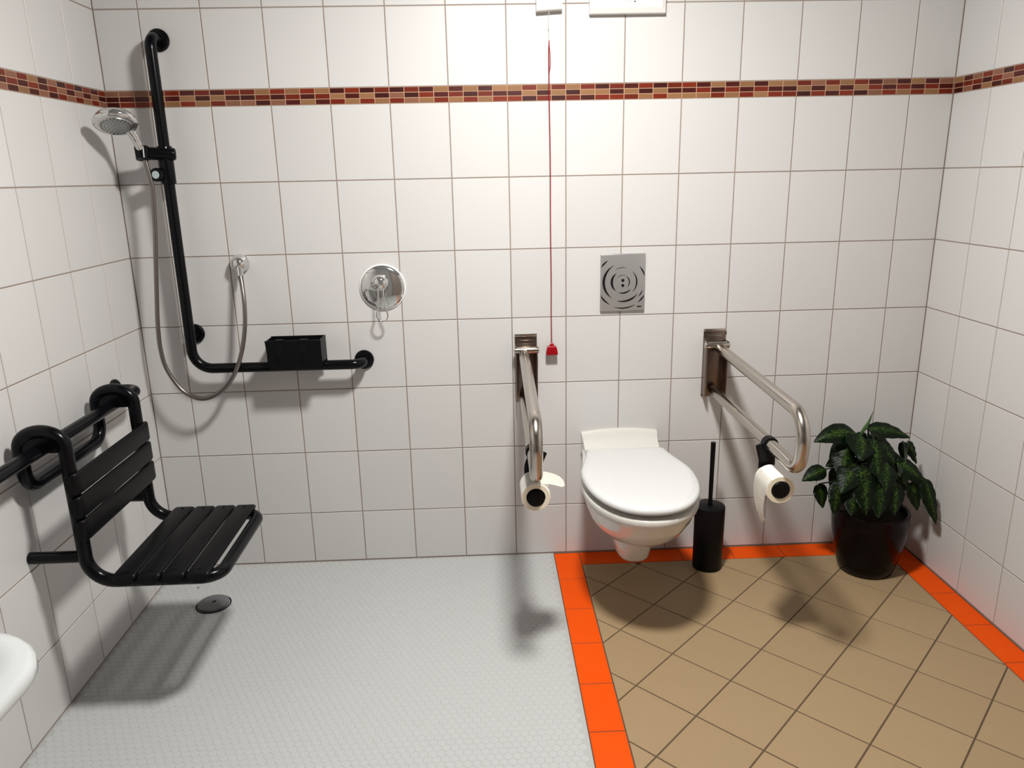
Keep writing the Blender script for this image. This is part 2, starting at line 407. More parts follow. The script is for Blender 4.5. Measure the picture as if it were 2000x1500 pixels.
# ------------------------------------------------------------------ L-shaped shower grab rail
r0 = 0.0178
t = thing('grab_bar', 'black L-shaped shower grab bar screwed to the back wall', 'grab bar', (-1.349, 0, 0.82))
bx, by = -1.344, -0.075
bm = B(); sweep(bm, fillet([(bx, 0, 1.918), (bx, by, 1.918), (bx, by, 0.822), (-0.749, by, 0.822), (-0.749, 0, 0.822)], [0.045, 0.068, 0.045], 12), r0, 20)
obj('bar', bm, M['black'], t, ang=50)
for p in ((bx, 0, 1.918), (-1.353, 0, 0.936), (-0.749, 0, 0.822)):
    bm = B(); lathe(bm, p, (0, -1, 0), [(0, 0), (0.0355, 0), (0.0355, 0.007), (0.031, 0.012), (0.022, 0.014), (0, 0.014)], 36); obj('flange', bm, M['black'], t)
bm = B(); sweep(bm, [(-1.352, -0.008, 0.936), (bx, by, 0.936)], 0.015, 16); obj('stand_off', bm, M['black'], t)

# slider with handset holder
t = thing('shower_holder', 'black sliding holder with pale knob clamped on the upright bar', 'shower holder', (bx, by, 1.50))
bm = B(); lathe(bm, (bx, by, 1.462), (0, 0, 1), [(r0+.0003, 0), (0.0225, 0), (0.0238, 0.003), (0.0238, 0.118), (0.0225, 0.121), (r0+.0003, 0.121)], 28); obj('sleeve', bm, M['black'], t)
bm = B(); sweep(bm, fillet([(bx+0.028, by-0.004, 1.557), (bx-0.0505, by-0.029, 1.560)], 0), 0.0205, 20, capround=0.009, flat=1.0)
sweep(bm, [(bx-0.056, by-0.045, 1.541), (bx-0.060, by-0.034, 1.580)], [0.0205, 0.0225], 20)
obj('holder_arm', bm, M['black'], t)
kp = V((-1.366, by-0.018, 1.492))
bm = B(); lathe(bm, kp, (-0.15, -1, 0.0), [(0, 0), (0.0215, 0), (0.0225, 0.004), (0.0225, 0.016), (0.020, 0.020), (0, 0.020)], 32); kn = obj('knob', bm, M['black'], t)
bm = B(); lathe(bm, kp+V((-0.003, -0.0195, 0)), (-0.15, -1, 0.0), [(0, 0), (0.0125, 0), (0.0122, 0.0018), (0, 0.0028)], 28); obj('knob_cap', bm, mat('pale_cap', (0.42, 0.52, 0.53), 0.4), kn)

# hand shower
t = thing('hand_shower', 'round chrome hand shower in the black holder', 'shower head', (-1.405, -0.11, 1.57))
hc = V((-1.434, -0.200, 1.655)); nrm = V((0.16, -0.42, -0.89)).normalized()
bm = B(); R_h = 0.0655
lathe(bm, hc, nrm, [(0, -0.030), (0.022, -0.0285), (0.042, -0.022), (0.056, -0.012), (0.0635, -0.002), (R_h, 0.005), (0.0640, 0.011), (0.0600, 0.0145), (0.0545, 0.0160), (0.0, 0.0172)], 48)
obj('head', bm, M['chrome'], t, ang=60)
bm = B(); lathe(bm, hc, nrm, [(0.047, 0.0158), (0.046, 0.0185), (0.030, 0.0205), (0, 0.021)], 40); face = obj('spray_face', bm, M['chrome_d'], t)
bm = B(); u_, v_, n_ = basis(nrm)
for ring_, cnt in ((0.012, 6), (0.022, 12), (0.032, 18), (0.042, 24)):
    for k in range(cnt):
        a = 2*math.pi*k/cnt; lathe(bm, hc+(u_*math.cos(a)+v_*math.sin(a))*ring_+n_*0.0188, nrm, [(0.0014, 0), (0.0011, 0.0022), (0, 0.0026)], 6)
nz = obj('spray_nozzles', bm, M['slot'], face); nz['kind'] = 'stuff'
hb = V((-1.401, -0.112, 1.552)); ht = hc + V((0.018, 0.028, -0.006))
bm = B(); mid = (hb+ht)/2+V((0.004, 0.004, 0.004))
sweep(bm, fillet([hb, mid, ht], 0.4, 8), [0.0115, 0.0125]+[0.0135]*4+[0.015]*3+[0.0165, 0.015], 20)
obj('handle', bm, M['chrome'], t, ang=60)

# hose
def smooth_path(pts, n=200):
    pts = [V(p) for p in pts]; P_ = [pts[0]*2-pts[1]]+pts+[pts[-1]*2-pts[-2]]; out = []
    per = max(2, n//(len(pts)-1))
    for i in range(1, len(P_)-2):
        for k in range(per):
            s = k/per; a, b, c, d = P_[i-1:i+3]
            out.append(0.5*((2*b)+(c-a)*s+(2*a-5*b+4*c-d)*s*s+(3*b-a-3*c+d)*s**3))
    out.append(pts[-1]); return out
hp = smooth_path([(-1.399, -0.109, 1.546), (-1.392, -0.108, 1.500), (-1.388, -0.107, 1.446), (-1.398, -0.104, 1.33), (-1.413, -0.102, 1.21), (-1.428, -0.100, 1.09), (-1.440, -0.100, 0.975), (-1.441, -0.100, 0.89), (-1.428, -0.101, 0.825),
                  (-1.389, -0.104, 0.757), (-1.345, -0.107, 0.726), (-1.300, -0.108, 0.721), (-1.240, -0.109, 0.750), (-1.190, -0.109, 0.812), (-1.158, -0.107, 0.89), (-1.140, -0.100, 0.975), (-1.136, -0.090, 1.05), (-1.142, -0.072, 1.11), (-1.1485, -0.058, 1.146)], 760)
bm = B(); sweep(bm, hp, [0.0084 if k % 2 else 0.0064 for k in range(len(hp))], 10)
o = obj('shower_hose', bm, mat('hose_metal', (0.24, 0.215, 0.205), 0.30, metal=0.9), origin=(-1.3, -0.1, 0.72), ang=180)
tag(o, 'ribbed metal shower hose hanging in a loop below the hand shower', 'shower hose')
# wall outlet
t = thing('wall_outlet', 'round chrome hose outlet on the back wall below the fifth tile joint', 'hose outlet', (-1.160, 0, 1.186))
bm = B(); lathe(bm, (-1.160, 0, 1.186), (0, -1, 0), [(0, 0), (0.031, 0), (0.0325, 0.004), (0.032, 0.016), (0.029, 0.030), (0.022, 0.043), (0.011, 0.051), (0, 0.053)], 40); obj('rosette', bm, M['chrome'], t, ang=60)
bm = B(); sweep(bm, [(-1.156, -0.038, 1.176), (-1.149, -0.056, 1.144)], [0.013, 0.0105], 20); obj('hose_nut', bm, M['chrome'], t)

# soap box on the bar
t = thing('shower_tray', 'black open-topped box clipped over the lower leg of the L-shaped bar', 'shelf', (-0.97, -0.08, 0.81))
x0, x1, y0, y1, z0, z1 = -1.070, -0.876, -0.128, -0.040, 0.822, 0.926
th = 0.004; bm = B()
def prism(bm, poly_xz, ya, yb):
    loft(bm, [[(x, ya, z) for x, z in poly_xz], [(x, yb, z) for x, z in poly_xz]])
prism(bm, [(x0+0.008, z0), (x1, z0), (x1, z1), (x0, z1)], y0, y0+th); obj('front_panel', bm, M['blackm'], t, smooth=False)
bm = B(); prism(bm, [(x0+0.008, z0), (x1, z0), (x1, z1), (x0, z1)], y1-th, y1); obj('back_panel', bm, M['blackm'], t, smooth=False)
bm = B(); box(bm, (x0+0.002, y0+th, 0.842), (x0+0.006, y1-th, z1-0.001)); obj('side_panel', bm, M['blackm'], t, smooth=False)
bm = B(); box(bm, (x1-0.004, y0+th, 0.842), (x1, y1-th, z1)); obj('side_panel', bm, M['blackm'], t, smooth=False)
bm = B(); box(bm, (x0+0.008, y0+th, 0.842), (x1-th, y1-th, 0.846)); obj('shelf_base', bm, M['blackm'], t, smooth=False)
for xx in (-1.02, -0.935):
    bm = B(); box(bm, (xx-0.014, y0-0.002, 0.845), (xx+0.014, y0, 0.912), 0.001); box(bm, (xx-0.014, y0-0.002, z1-0.002), (xx+0.014, y0+0.012, z1+0.003), 0.001); obj('clip', bm, M['blackm'], t)

# ------------------------------------------------------------------ shower mixer
t = thing('shower_mixer', 'round domed chrome shower mixer with a wire loop lever', 'mixer', (-0.664, 0, 1.087))
mc = V((-0.664, 0, 1.087))
bm = B(); lathe(bm, mc, (0, -1, 0), [(0, 0), (0.0825, 0), (0.0835, 0.003), (0.082, 0.006), (0.079, 0.007), (0, 0.007)], 64); obj('seal_ring', bm, M['white_edge'], t)
bm = B(); lathe(bm, mc, (0, -1, 0), [(0.0795, 0.0065), (0.0785, 0.009), (0.065, 0.0125), (0.045, 0.0155), (0.03, 0.017), (0, 0.0175)], 64); obj('plate', bm, M['chrome'], t, ang=60)
kc = V((-0.668, 0, 1.108))
bm = B(); lathe(bm, kc, (0, -1, 0), [(0.030, 0.010), (0.030, 0.026), (0.0285, 0.040), (0.023, 0.051), (0.013, 0.058), (0, 0.060)], 48)
sweep(bm, [kc+V((0, -0.030, 0)), kc+V((-0.022, -0.044, -0.010))], [0.020, 0.016], 24, capround=0)
obj('cartridge_cap', bm, M['chrome'], t, ang=60)
bm = B(); lp = [(-0.674, -0.050, 1.098), (-0.675, -0.055, 1.060), (-0.676, -0.057, 1.024), (-0.684, -0.058, 1.004), (-0.684, -0.058, 0.989), (-0.676, -0.058, 0.976),
      (-0.665, -0.058, 0.972), (-0.653, -0.058, 0.976), (-0.646, -0.058, 0.989), (-0.646, -0.058, 1.003), (-0.654, -0.057, 1.023), (-0.656, -0.055, 1.060), (-0.658, -0.050, 1.098)]
sweep(bm, smooth_path(lp, 72), 0.0027, 12); obj('lever_loop', bm, M['chrome'], t, ang=60)

# ------------------------------------------------------------------ left wall handrail and hanging seat
rx, rz_ = -1.462, 0.803
t = thing('wall_handrail', 'long black handrail along the left wall carrying the shower seat', 'handrail', (XL, -0.9, rz_))
bm = B(); sweep(bm, fillet([(XL, -0.262, rz_), (rx, -0.262, rz_), (rx, -1.46, rz_), (XL, -1.46, rz_)], 0.045, 12), r0, 20); obj('bar', bm, M['black'], t, ang=50)
for yv in (-0.262, -1.46):
    bm = B(); lathe(bm, (XL, yv, rz_), (1, 0, 0), [(0, 0), (0.0355, 0), (0.0355, 0.007), (0.031, 0.012), (0.022, 0.014), (0, 0.014)], 36); obj('flange', bm, M['black'], t)

t = thing('shower_chair', 'black slatted shower chair hooked over the left wall handrail', 'seat', (-1.39, -0.655, 0.43))
yl, yr, xs_, zs, xf = -0.862, -0.462, -1.390, 0.428, -1.043
hx = -1.505
def hook(y):
    """from the crossbar up behind the rail, over it and down the front"""
    pts = [(hx, y, 0.72)]
    c = V(((xs_+hx)/2, y, rz_+0.012)); rr = (xs_-hx)/2
    for k in range(0, 17): a = math.pi-math.pi*k/16; pts.append(c+V((math.cos(a)*rr, 0, math.sin(a)*rr*0.75)))
    return pts
L1 = fillet([(hx, (yl+yr)/2, 0.700), (hx, yl, 0.700), (hx, yl, 0.80)], 0.05, 10)[:-1]+[V(p) for p in hook(yl)[1:]]
front = fillet([(xs_, yl, 0.79), (xs_, yl, zs), (xf, yl, zs), (xf, yr, zs), (xs_, yr, zs), (xs_, yr, 0.79)], [0.072, 0.05, 0.05, 0.072], 12)
L2 = [V((p.x, yl+yr-p.y, p.z)) for p in L1][::-1]
bm = B(); sweep(bm, L1+front+L2[:-1]+[L2[-1]], 0.0180, 20, closed=False); obj('frame', bm, M['black'], t, ang=60)
def slat(name, c0, c1, thick_dir, y0_, y1_, wd, th_):
    """rounded slat between two edges c0..c1 in the x-z plane"""
    bm = B(); a, b = V((c0[0], 0, c0[1])), V((c1[0], 0, c1[1])); d = (b-a).normalized(); n = V(thick_dir)
    L_ = (b-a).length; ring = []
    rr = th_/2
    prof = []
    for k in range(5): ang = math.pi/2+math.pi/2*k/4*2; prof.append((rr+rr*math.cos(ang), rr*math.sin(ang)))
    for k in range(5): ang = -math.pi/2+math.pi*k/4; prof.append((L_-rr+rr*math.cos(ang), rr*math.sin(ang)))
    def rg(y, sh, drop): 
        cx = L_/2
        return [V((0, y, 0))+a+d*(cx+(p[0]-cx)*sh)+n*(p[1]*sh+drop) for p in prof]
    e = 0.010
    rings = [rg(y0_+0.001, 0.50, -0.022), rg(y0_, 0.80, -0.014), rg(y0_+0.003, 0.94, -0.006), rg(y0_+e, 0.98, -0.002), rg(y0_+2.4*e, 1, 0), rg(y1_-2.4*e, 1, 0), rg(y1_-e, 0.98, -0.002), rg(y1_-0.003, 0.94, -0.006), rg(y1_, 0.80, -0.014), rg(y1_-0.001, 0.50, -0.022)]
    loft(bm, rings)
    obj(name, bm, M['blackm'], t, ang=50)
for k in range(4):
    xa = -1.319+0.0655*k; slat('seat_slat', (xa, zs+0.0215), (xa+0.0612, zs+0.0215), (0, 0, 1), yl-0.026, yr+0.026, 0.061, 0.013)
for k in range(3):
    za = 0.748-0.0655*k; slat('back_slat', (xs_+0.0215, za), (xs_+0.0215, za-0.0610), (1, 0, 0), yl-0.026, yr+0.026, 0.061, 0.013)
for yv in (yl, yr):
    bm = B(); sweep(bm, [(xs_, yv+0.012, 0.497), (XL+0.001, yv+0.012, 0.497)], 0.0165, 20, capround=0.003); obj('wall_bumper', bm, M['black'], t)
for yv in (yl, yr):   # solid webs filling the hooks above the rail
    cc = V(((xs_+hx)/2, yv, rz_+0.012)); rr = (xs_-hx)/2
    poly = [cc+V((math.cos(math.pi*k/16)*rr, 0, math.sin(math.pi*k/16)*rr*0.75)) for k in range(17)]+[cc+V((-rr, 0, -0.012)), cc+V((rr, 0, -0.012))]
    bm = B(); loft(bm, [[p+V((0, -0.011, 0)) for p in poly], [p+V((0, 0.011, 0)) for p in poly]]); obj('hook_web', bm, M['black'], t)
for yv in (yl, yr):   # screws on the frame
    for k in range(4):
        bm = B(); lathe(bm, (-1.319+0.0655*k+0.03, yv, zs+0.0285), (0, 0, 1), [(0.0045, 0), (0.0035, 0.0016), (0, 0.002)], 12); obj('screw', bm, M['black'], t)

# ------------------------------------------------------------------ floor drain
t = thing('floor_drain', 'round grey floor drain cover in the white shower floor', 'drain', (DR.x, DR.y, 0))
bm = B(); lathe(bm, DR-V((0, 0, 0.004)), (0, 0, 1), [(0.061, 0), (0.061, 0.0045), (0.058, 0.006), (0.056, 0.004), (0.056, 0.0)], 48); obj('drain_ring', bm, M['slot'], t)
bm = B(); lathe(bm, DR+V((0, 0, 0.0)), (0, 0, 1), [(0.0535, 0), (0.0535, 0.0075), (0.051, 0.0092), (0.006, 0.0098), (0.006, 0.006), (0, 0.006)], 48); obj('drain_cover', bm, mat('grey_cover', (0.135, 0.135, 0.145), 0.5, metal=0.0), t)
bm = B(); lathe(bm, DR+V((0.004, 0.006, 0.0065)), (0, 0, 1), [(0.0045, 0.0), (0.0045, 0.0036), (0, 0.0036)], 16); obj('drain_hole', bm, M['slot'], t)
bm = B(); lathe(bm, (-1.402, -0.168, 0.0), (0, 0, 1), [(0.006, 0), (0.0055, 0.0018), (0.0035, 0.003), (0, 0.0035)], 20)
o = obj('water_drop', bm, mat('water', (1, 1, 1), 0.02, trans=1.0), origin=(-1.402, -0.168, 0)); tag(o, 'tiny water drop on the shower floor behind the drain', 'water drop')

# ------------------------------------------------------------------ fold-down support rails
def support_rail(xp, xt0, xt1, xlow0, xlow1, label, roll_x, hold_y, side):
    t = thing('support_rail', label, 'grab rail', (xp, 0, 0.77), 'fold-down support rails beside the toilet')
    bm = B(); box(bm, (xp-0.041, -0.006, 0.642), (xp+0.041, 0, 0.902), 0.002); pl = obj('wall_plate', bm, M['steel_d'], t)
    bm = B(); box(bm, (xp-0.041, -0.013, 0.893), (xp+0.041, -0.004, 0.903), 0.002); obj('top_lip', bm, M['steel'], t)
    bm = B(); box(bm, (xp-0.024, -0.0090, 0.8755), (xp+0.024, -0.006, 0.8790), 0.001); obj('slot_edge', bm, M['steel'], pl)
    bm = B()
    for s in (-1, 1): box(bm, (xp+s*0.038-0.0022, -0.052, 0.652), (xp+s*0.038+0.0022, -0.006, 0.862), 0.001)
    box(bm, (xp-0.0405, -0.014, 0.660), (xp+0.0405, -0.0065, 0.866), 0.001)
    obj('bracket', bm, M['steel_d'], t)
    bm = B(); sweep(bm, [(xp-0.043, -0.042, 0.848), (xp+0.043, -0.042, 0.848)], 0.0130, 20, capround=0.002); obj('pivot', bm, M['steel'], t)
    rt = 0.0187
    path = fillet([(xt0, -0.045, 0.836), (xt1, -0.823, 0.816), (xt1+0.0, -0.800, 0.650), (xlow1, -0.70, 0.654), (xlow0, -0.030, 0.672)], [0.076, 0.072, 0.5], 14)
    bm = B(); sweep(bm, path, rt, 22); obj('tube', bm, M['steel'], t, ang=60)
    # paper holder: clamp round the lower tube, arm, spindle
    yv = hold_y; f = (abs(yv)-0.03)/0.67; xc = xlow0+(xlow1-xlow0)*min(1, f); zc = 0.672-0.018*min(1, f)
    bm = B(); sweep(bm, [(xc, yv-0.013, zc), (xc, yv+0.013, zc)], rt+0.0045, 24)
    hx_ = roll_x
    hold = obj('paper_holder', bm, M['blackm'], t)
    bm = B(); sx = -side*0.018
    sweep(bm, fillet([(xc+sx, yv, zc), (hx_-0.002, yv+0.004, zc-0.05), (hx_, yv+0.006, 0.552)], 0.06, 6), 0.0260, 16, flat=0.22, ref=(0, 1, 0), capround=0.003); obj('holder_arm', bm, M['blackm'], hold)
    bm = B(); sweep(bm, [(hx_, yv+0.006, 0.552), (hx_, yv-0.113, 0.552)], 0.0262, 28, capround=0.004); obj('spindle', bm, M['blackm'], hold)
    return t
support_rail(-0.150, -0.160, -0.170, -0.160, -0.166, 'steel fold-down support rail left of the toilet with paper roll below', -0.165, -0.585, -1)
support_rail(0.556, 0.566, 0.566, 0.552, 0.566, 'steel fold-down support rail right of the toilet near the plant', 0.562, -0.585, 1)

def paper_roll(cx, cz, y0_, y1_, label, tail, ro=0.043):
    t = thing('toilet_roll', label, 'toilet paper', (cx, (y0_+y1_)/2, cz-ro), 'toilet rolls hanging under the support rails')
    bm = B(); n = 40; L_ = []
    for y, r in ((y0_, 0.0282), (y0_, ro-0.0015), (y0_-0.0015, ro), (y1_+0.0015, ro), (y1_, ro-0.0015), (y1_, 0.0282)):
        L_.append([bm.verts.new((cx+r*math.cos(2*math.pi*k/n), y, cz+r*math.sin(2*math.pi*k/n))) for k in range(n)])
    for i in range(6):
        a, b = L_[i], L_[(i+1) % 6]
        for k in range(n):
            f = bm.faces.new((a[k], a[(k+1) % n], b[(k+1) % n], b[k])); f.material_index = 1 if i in (0, 4) else 0
    obj('paper', bm, [M['paper'], M['paper_edge']], t)
    bm = B(); top = [[bm.verts.new(p) for p in row] for row in tail]
    for i in range(len(top)-1):
        for k in range(len(top[0])-1): bm.faces.new((top[i][k], top[i][k+1], top[i+1][k+1], top[i+1][k]))
    bmesh.ops.solidify(bm, geom=bm.faces[:], thickness=0.0005)
    obj('loose_sheet', bm, M['paper'], t, ang=60)
    return t
# right roll: the sheet hangs from the left side and ends in a torn point
cx, cz = 0.562, 0.552; rows_ = []
ra, rb = -0.600, -0.698
for i in range(15):
    s = i/14
    if s < 0.35: a = math.pi*(0.72+0.28*s/0.35); x = cx+0.0440*math.cos(a); z = cz+0.0440*math.sin(a)
    else: q = (s-0.35)/0.65; x = cx-0.0440+0.022*q*q-0.004*math.sin(q*math.pi); z = cz-0.135*q
    q = max(0, (s-0.35)/0.65)
    ya, yb = ra-0.030*q**2, rb+0.052*q**1.5
    if s > 0.97: yb = ya-0.006
    rows_.append([V((x+0.007*math.sin(k*math.pi/3*1.5)*q, ya+(yb-ya)*k/6, z+0.004*q*k/6)) for k in range(7)])
paper_roll(cx, cz, ra, rb, 'toilet roll on the right support rail, sheet hanging down to a point', rows_)
# left roll: the sheet stands off to the right
cx, cz = -0.165, 0.556; rows_ = []; ra, rb = -0.600, -0.700
for i in range(13):
    s = i/12
    if s < 0.3: a = math.pi*(0.72-0.30*s/0.3); x = cx+0.0440*math.cos(a); z = cz+0.0440*math.sin(a)
    else: q = (s-0.3)/0.7; x = cx+0.0440*math.cos(0.42*math.pi)+0.078*q; z = cz+0.0440*math.sin(0.42*math.pi)-0.002*q-0.022*q*q
    q = max(0, (s-0.3)/0.7); ya, yb = ra, rb+0.014*q
    if s > 0.9: ya -= 0.020*(s-0.9)*10; yb += 0.024*(s-0.9)*10
    rows_.append([V((x, ya+(yb-ya)*k/6, z)) for k in range(7)])
paper_roll(cx, cz, ra, rb, 'toilet roll on the left support rail, loose sheet standing off to the right', rows_)

# ------------------------------------------------------------------ toilet
TX = 0.202
def outline(z, yf, W, wb_, tm=0.6, yb=0.0, n=15, zf=None, sq=2.0, off=0.0):
    """closed D-shaped outline: from the wall (y = yb) round the front (y = yf) and back"""
    zf = z if zf is None else zf; L_ = []
    for k in range(n+1):
        s = 1-math.cos(k/n*math.pi/2) if False else math.sin(k/n*math.pi/2)
        tt = s
        if tt <= tm: q = tt/tm; h = wb_+(W-wb_)*(q*q*(3-2*q))
        else: q = (tt-tm)/(1-tm); h = W*max(0, 1-q**sq)**(1/sq)
        L_.append((h, yb+(yf-yb)*tt, z+(zf-z)*tt))
    pts = [V((TX+off-h, y, zz)) for h, y, zz in L_]+[V((TX+off+h, y, zz)) for h, y, zz in L_[::-1][1:]]
    return pts
t = thing('toilet', 'white wall-hung toilet with its lid closed between two steel rails', 'toilet', (TX, 0, 0.1))
bm = B()
rings = [outline(0.160, -0.368, 0.044, 0.036, 0.7, yb=-0.10, sq=2.6), outline(0.162, -0.388, 0.055, 0.048, 0.7, yb=-0.05, sq=2.6),
         outline(0.172, -0.396, 0.060, 0.056, 0.7, yb=-0.02, sq=2.6), outline(0.225, -0.414, 0.068, 0.070, 0.7, yb=0, sq=2.5), outline(0.266, -0.424, 0.074, 0.085, 0.65),
         outline(0.273, -0.446, 0.090, 0.108, 0.6), outline(0.280, -0.492, 0.113, 0.128, 0.6), outline(0.306, -0.556, 0.139, 0.140, 0.6), outline(0.343, -0.611, 0.160, 0.143, 0.6),
         outline(0.385, -0.646, 0.175, 0.143, 0.6), outline(0.415, -0.664, 0.183, 0.143, 0.6), outline(0.430, -0.676, 0.190, 0.143, 0.6),
         outline(0.447, -0.678, 0.191, 0.144, 0.6), outline(0.453, -0.673, 0.187, 0.142, 0.6), outline(0.4535, -0.655, 0.172, 0.135, 0.6)]
loft(bm, rings, cap0=True, cap1=True)
pan = obj('pan', bm, M['ceramic'], t, ang=60)
# raised back of the pan with an arched top that slopes to the hinge
bm = B(); rg = []
for j in range(11):
    s = j/10-0.0
    row = []
    for k in range(13):
        q = k/12*2-1
        yy_ = [0.0, -0.010, -0.022, -0.030, -0.040, -0.060, -0.085, -0.110, -0.130, -0.150, -0.165][j]
        zz_ = [0.512, 0.514, 0.511, 0.503, 0.494, 0.482, 0.470, 0.460, 0.453, 0.447, 0.440][j]
        hw = [0.146, 0.146, 0.145, 0.144, 0.1425, 0.141, 0.141, 0.142, 0.143, 0.145, 0.146][j]
        arch = 0.012*(1-q*q)*(1-s)
        row.append((TX+q*hw, yy_, zz_+arch))
    rg.append(row)
top = [[bm.verts.new(p) for p in row] for row in rg]
bot = [[bm.verts.new((p[0], p[1], 0.430)) for p in row] for row in rg]
nj, nk = len(rg), 13
for j in range(nj-1):
    for k in range(nk-1):
        bm.faces.new((top[j][k], top[j][k+1], top[j+1][k+1], top[j+1][k])); bm.faces.new((bot[j][k], bot[j+1][k], bot[j+1][k+1], bot[j][k+1]))
    bm.faces.new((top[j][0], top[j+1][0], bot[j+1][0], bot[j][0])); bm.faces.new((top[j][-1], bot[j][-1], bot[j+1][-1], top[j+1][-1]))
for k in range(nk-1):
    bm.faces.new((top[0][k], bot[0][k], bot[0][k+1], top[0][k+1])); bm.faces.new((top[-1][k], top[-1][k+1], bot[-1][k+1], bot[-1][k]))
obj('raised_back', bm, M['ceramic'], t, ang=50)
def egg(z, yb, yf, W, wb_, tm=0.44): return outline(z, yf, W, wb_*1.12, tm, yb=yb, n=20, sq=2.2)
bm = B(); loft(bm, [egg(0.4540, -0.150, -0.640, 0.160, 0.110), egg(0.4545, -0.148, -0.644, 0.164, 0.114), egg(0.4695, -0.148, -0.644, 0.164, 0.114), egg(0.4705, -0.150, -0.640, 0.160, 0.110)])
obj('seat', bm, M['lidm'], t, ang=50)
bm = B()
lid_r = [egg(0.4720, -0.143, -0.670, 0.184, 0.124), egg(0.4725, -0.139, -0.6755, 0.1885, 0.129), egg(0.477, -0.137, -0.678, 0.191, 0.131), egg(0.483, -0.137, -0.678, 0.191, 0.131), egg(0.4885, -0.139, -0.675, 0.188, 0.129),
         egg(0.4920, -0.145, -0.668, 0.181, 0.123), egg(0.4925, -0.155, -0.650, 0.165, 0.112), egg(0.4905, -0.185, -0.590, 0.125, 0.085), egg(0.4885, -0.26, -0.50, 0.07, 0.05), egg(0.488, -0.33, -0.44, 0.03, 0.02)]
loft(bm, lid_r); obj('lid', bm, M['lidm'], t, ang=60)
for s in (-1, 1):
    bm = B(); sweep(bm, [(TX+s*0.075-0.022, -0.145, 0.466), (TX+s*0.075+0.022, -0.145, 0.466)], 0.0095, 16, capround=0.003); obj('hinge', bm, M['lidm'], t)

# flush plate with an engraved swirl
t = thing('flush_plate', 'square-edged chrome flush plate engraved with broken circles', 'flush plate', (0.206, 0, 1.083))
fx, fz = 0.206, 1.083
bm = B(); box(bm, (fx-0.0815, -0.012, fz-0.104), (fx+0.0815, 0, fz+0.104), 0.003, 3); pl = obj('plate', bm, mat('flush_chrome', (0.36, 0.355, 0.35), 0.26, metal=0.45), t)
def arc_groove(r, a0, a1, wmax, cx=fx-0.001, cz=fz+0.002):
    bm = B(); n = max(8, int(abs(a1-a0)/5)); pts_o, pts_i = [], []
    for k in range(n+1):
        s = k/n; a = math.radians(a0+(a1-a0)*s); w_ = wmax*max(0.12, math.sin(math.pi*s))**0.8/2
        for lst, rr in ((pts_o, r+w_), (pts_i, r-w_)):
            x = min(max(cx+rr*math.cos(a), fx-0.079), fx+0.079); z = min(max(cz+rr*math.sin(a), fz-0.101), fz+0.101); lst.append((x, z))
    yA, yB = -0.0117, -0.0124
    o_ = [[bm.verts.new((x, y, z)) for x, z in pts_o] for y in (yA, yB)]; i_ = [[bm.verts.new((x, y, z)) for x, z in pts_i] for y in (yA, yB)]
    for k in range(n):
        bm.faces.new((o_[1][k], o_[1][k+1], i_[1][k+1], i_[1][k])); bm.faces.new((o_[0][k], o_[0][k+1], o_[1][k+1], o_[1][k])); bm.faces.new((i_[0][k], i_[1][k], i_[1][k+1], i_[0][k+1]))
    obj('groove', bm, M['slot'], pl)
for a in ((0.0250, -48, 62, .0042), (0.0262, 62, 150, .0016), (0.0395, 125, 232, .0090), (0.0400, 250, 320, .0056), (0.0520, -45, 47, .0052), (0.0530, 75, 120, .0020),
          (0.0690, 120, 236, .0095), (0.0705, 255, 322, .0070), (0.0830, 14, 42, .0055), (0.0800, -42, -22, .0040), (0.0930, 205, 240, .0060), (0.0955, 252, 300, .0045), (0.0945, 308, 330, .0055), (0.0960, 125, 146, .0060)):
    arc_groove(*a)
for dz in (0.0085, -0.0100):
    bm = B(); lathe(bm, (fx, -0.0112, fz+dz), (0, -1, 0), [(0.0058, 0), (0.0055, 0.0016), (0, 0.0016)], 20); obj('button_dot', bm, M['slot'], pl)
bm = B(); box(bm, (fx+0.054, -0.0126, fz-0.0905), (fx+0.070, -0.0118, fz-0.0860), 0.0003); obj('maker_mark', bm, M['slot'], pl)

# ------------------------------------------------------------------ emergency pull cord
t = thing('pull_cord', 'red emergency pull cord with triangular handle hanging from a white box', 'pull cord', (-0.056, 0, 1.99))
bm = B(); 
loft(bm, [[(-0.100, 0, 1.986), (-0.014, 0, 1.991), (-0.014, 0, 2.077), (-0.100, 0, 2.072)], [(-0.100, -0.030, 1.986), (-0.014, -0.030, 1.991), (-0.014, -0.030, 2.077), (-0.100, -0.030, 2.072)],
          [(-0.097, -0.033, 1.989), (-0.017, -0.033, 1.994), (-0.017, -0.033, 2.074), (-0.097, -0.033, 2.069)]]); obj('switch_box', bm, M['white_pl'], t)
cy_ = -0.022
bm = B(); sweep(bm, [(-0.0585, cy_, 1.989), (-0.0590, cy_, 1.94), (-0.0575, cy_, 1.895)], 0.0008, 8)
lathe(bm, (-0.0590, cy_, 1.938), (0, 0, 1), [(0.0008, 0), (0.0022, 0.002), (0.0022, 0.005), (0.0008, 0.007)], 10); obj('upper_thread', bm, M['thread'], t)
bm = B()
cp = smooth_path([(-0.0575, cy_, 1.897), (-0.0590, cy_, 1.880), (-0.0592, cy_, 1.840), (-0.0590, cy_, 1.795), (-0.0583, cy_, 1.70), (-0.0565, cy_, 1.50), (-0.0570, cy_, 1.30), (-0.0555, cy_, 1.10), (-0.0562, cy_, 0.98), (-0.0552, cy_, 0.866)], 120)
sweep(bm, cp, 0.0017, 8)
sweep(bm, smooth_path([(-0.0580, cy_, 1.888), (-0.0565, cy_-0.002, 1.868), (-0.0545, cy_-0.002, 1.845), (-0.0550, cy_-0.002, 1.82), (-0.0590, cy_-0.001, 1.795), (-0.0592, cy_, 1.775)], 40), 0.0012, 8)
obj('cord', bm, M['red_cord'], t)
bm = B(); hcx = -0.0552
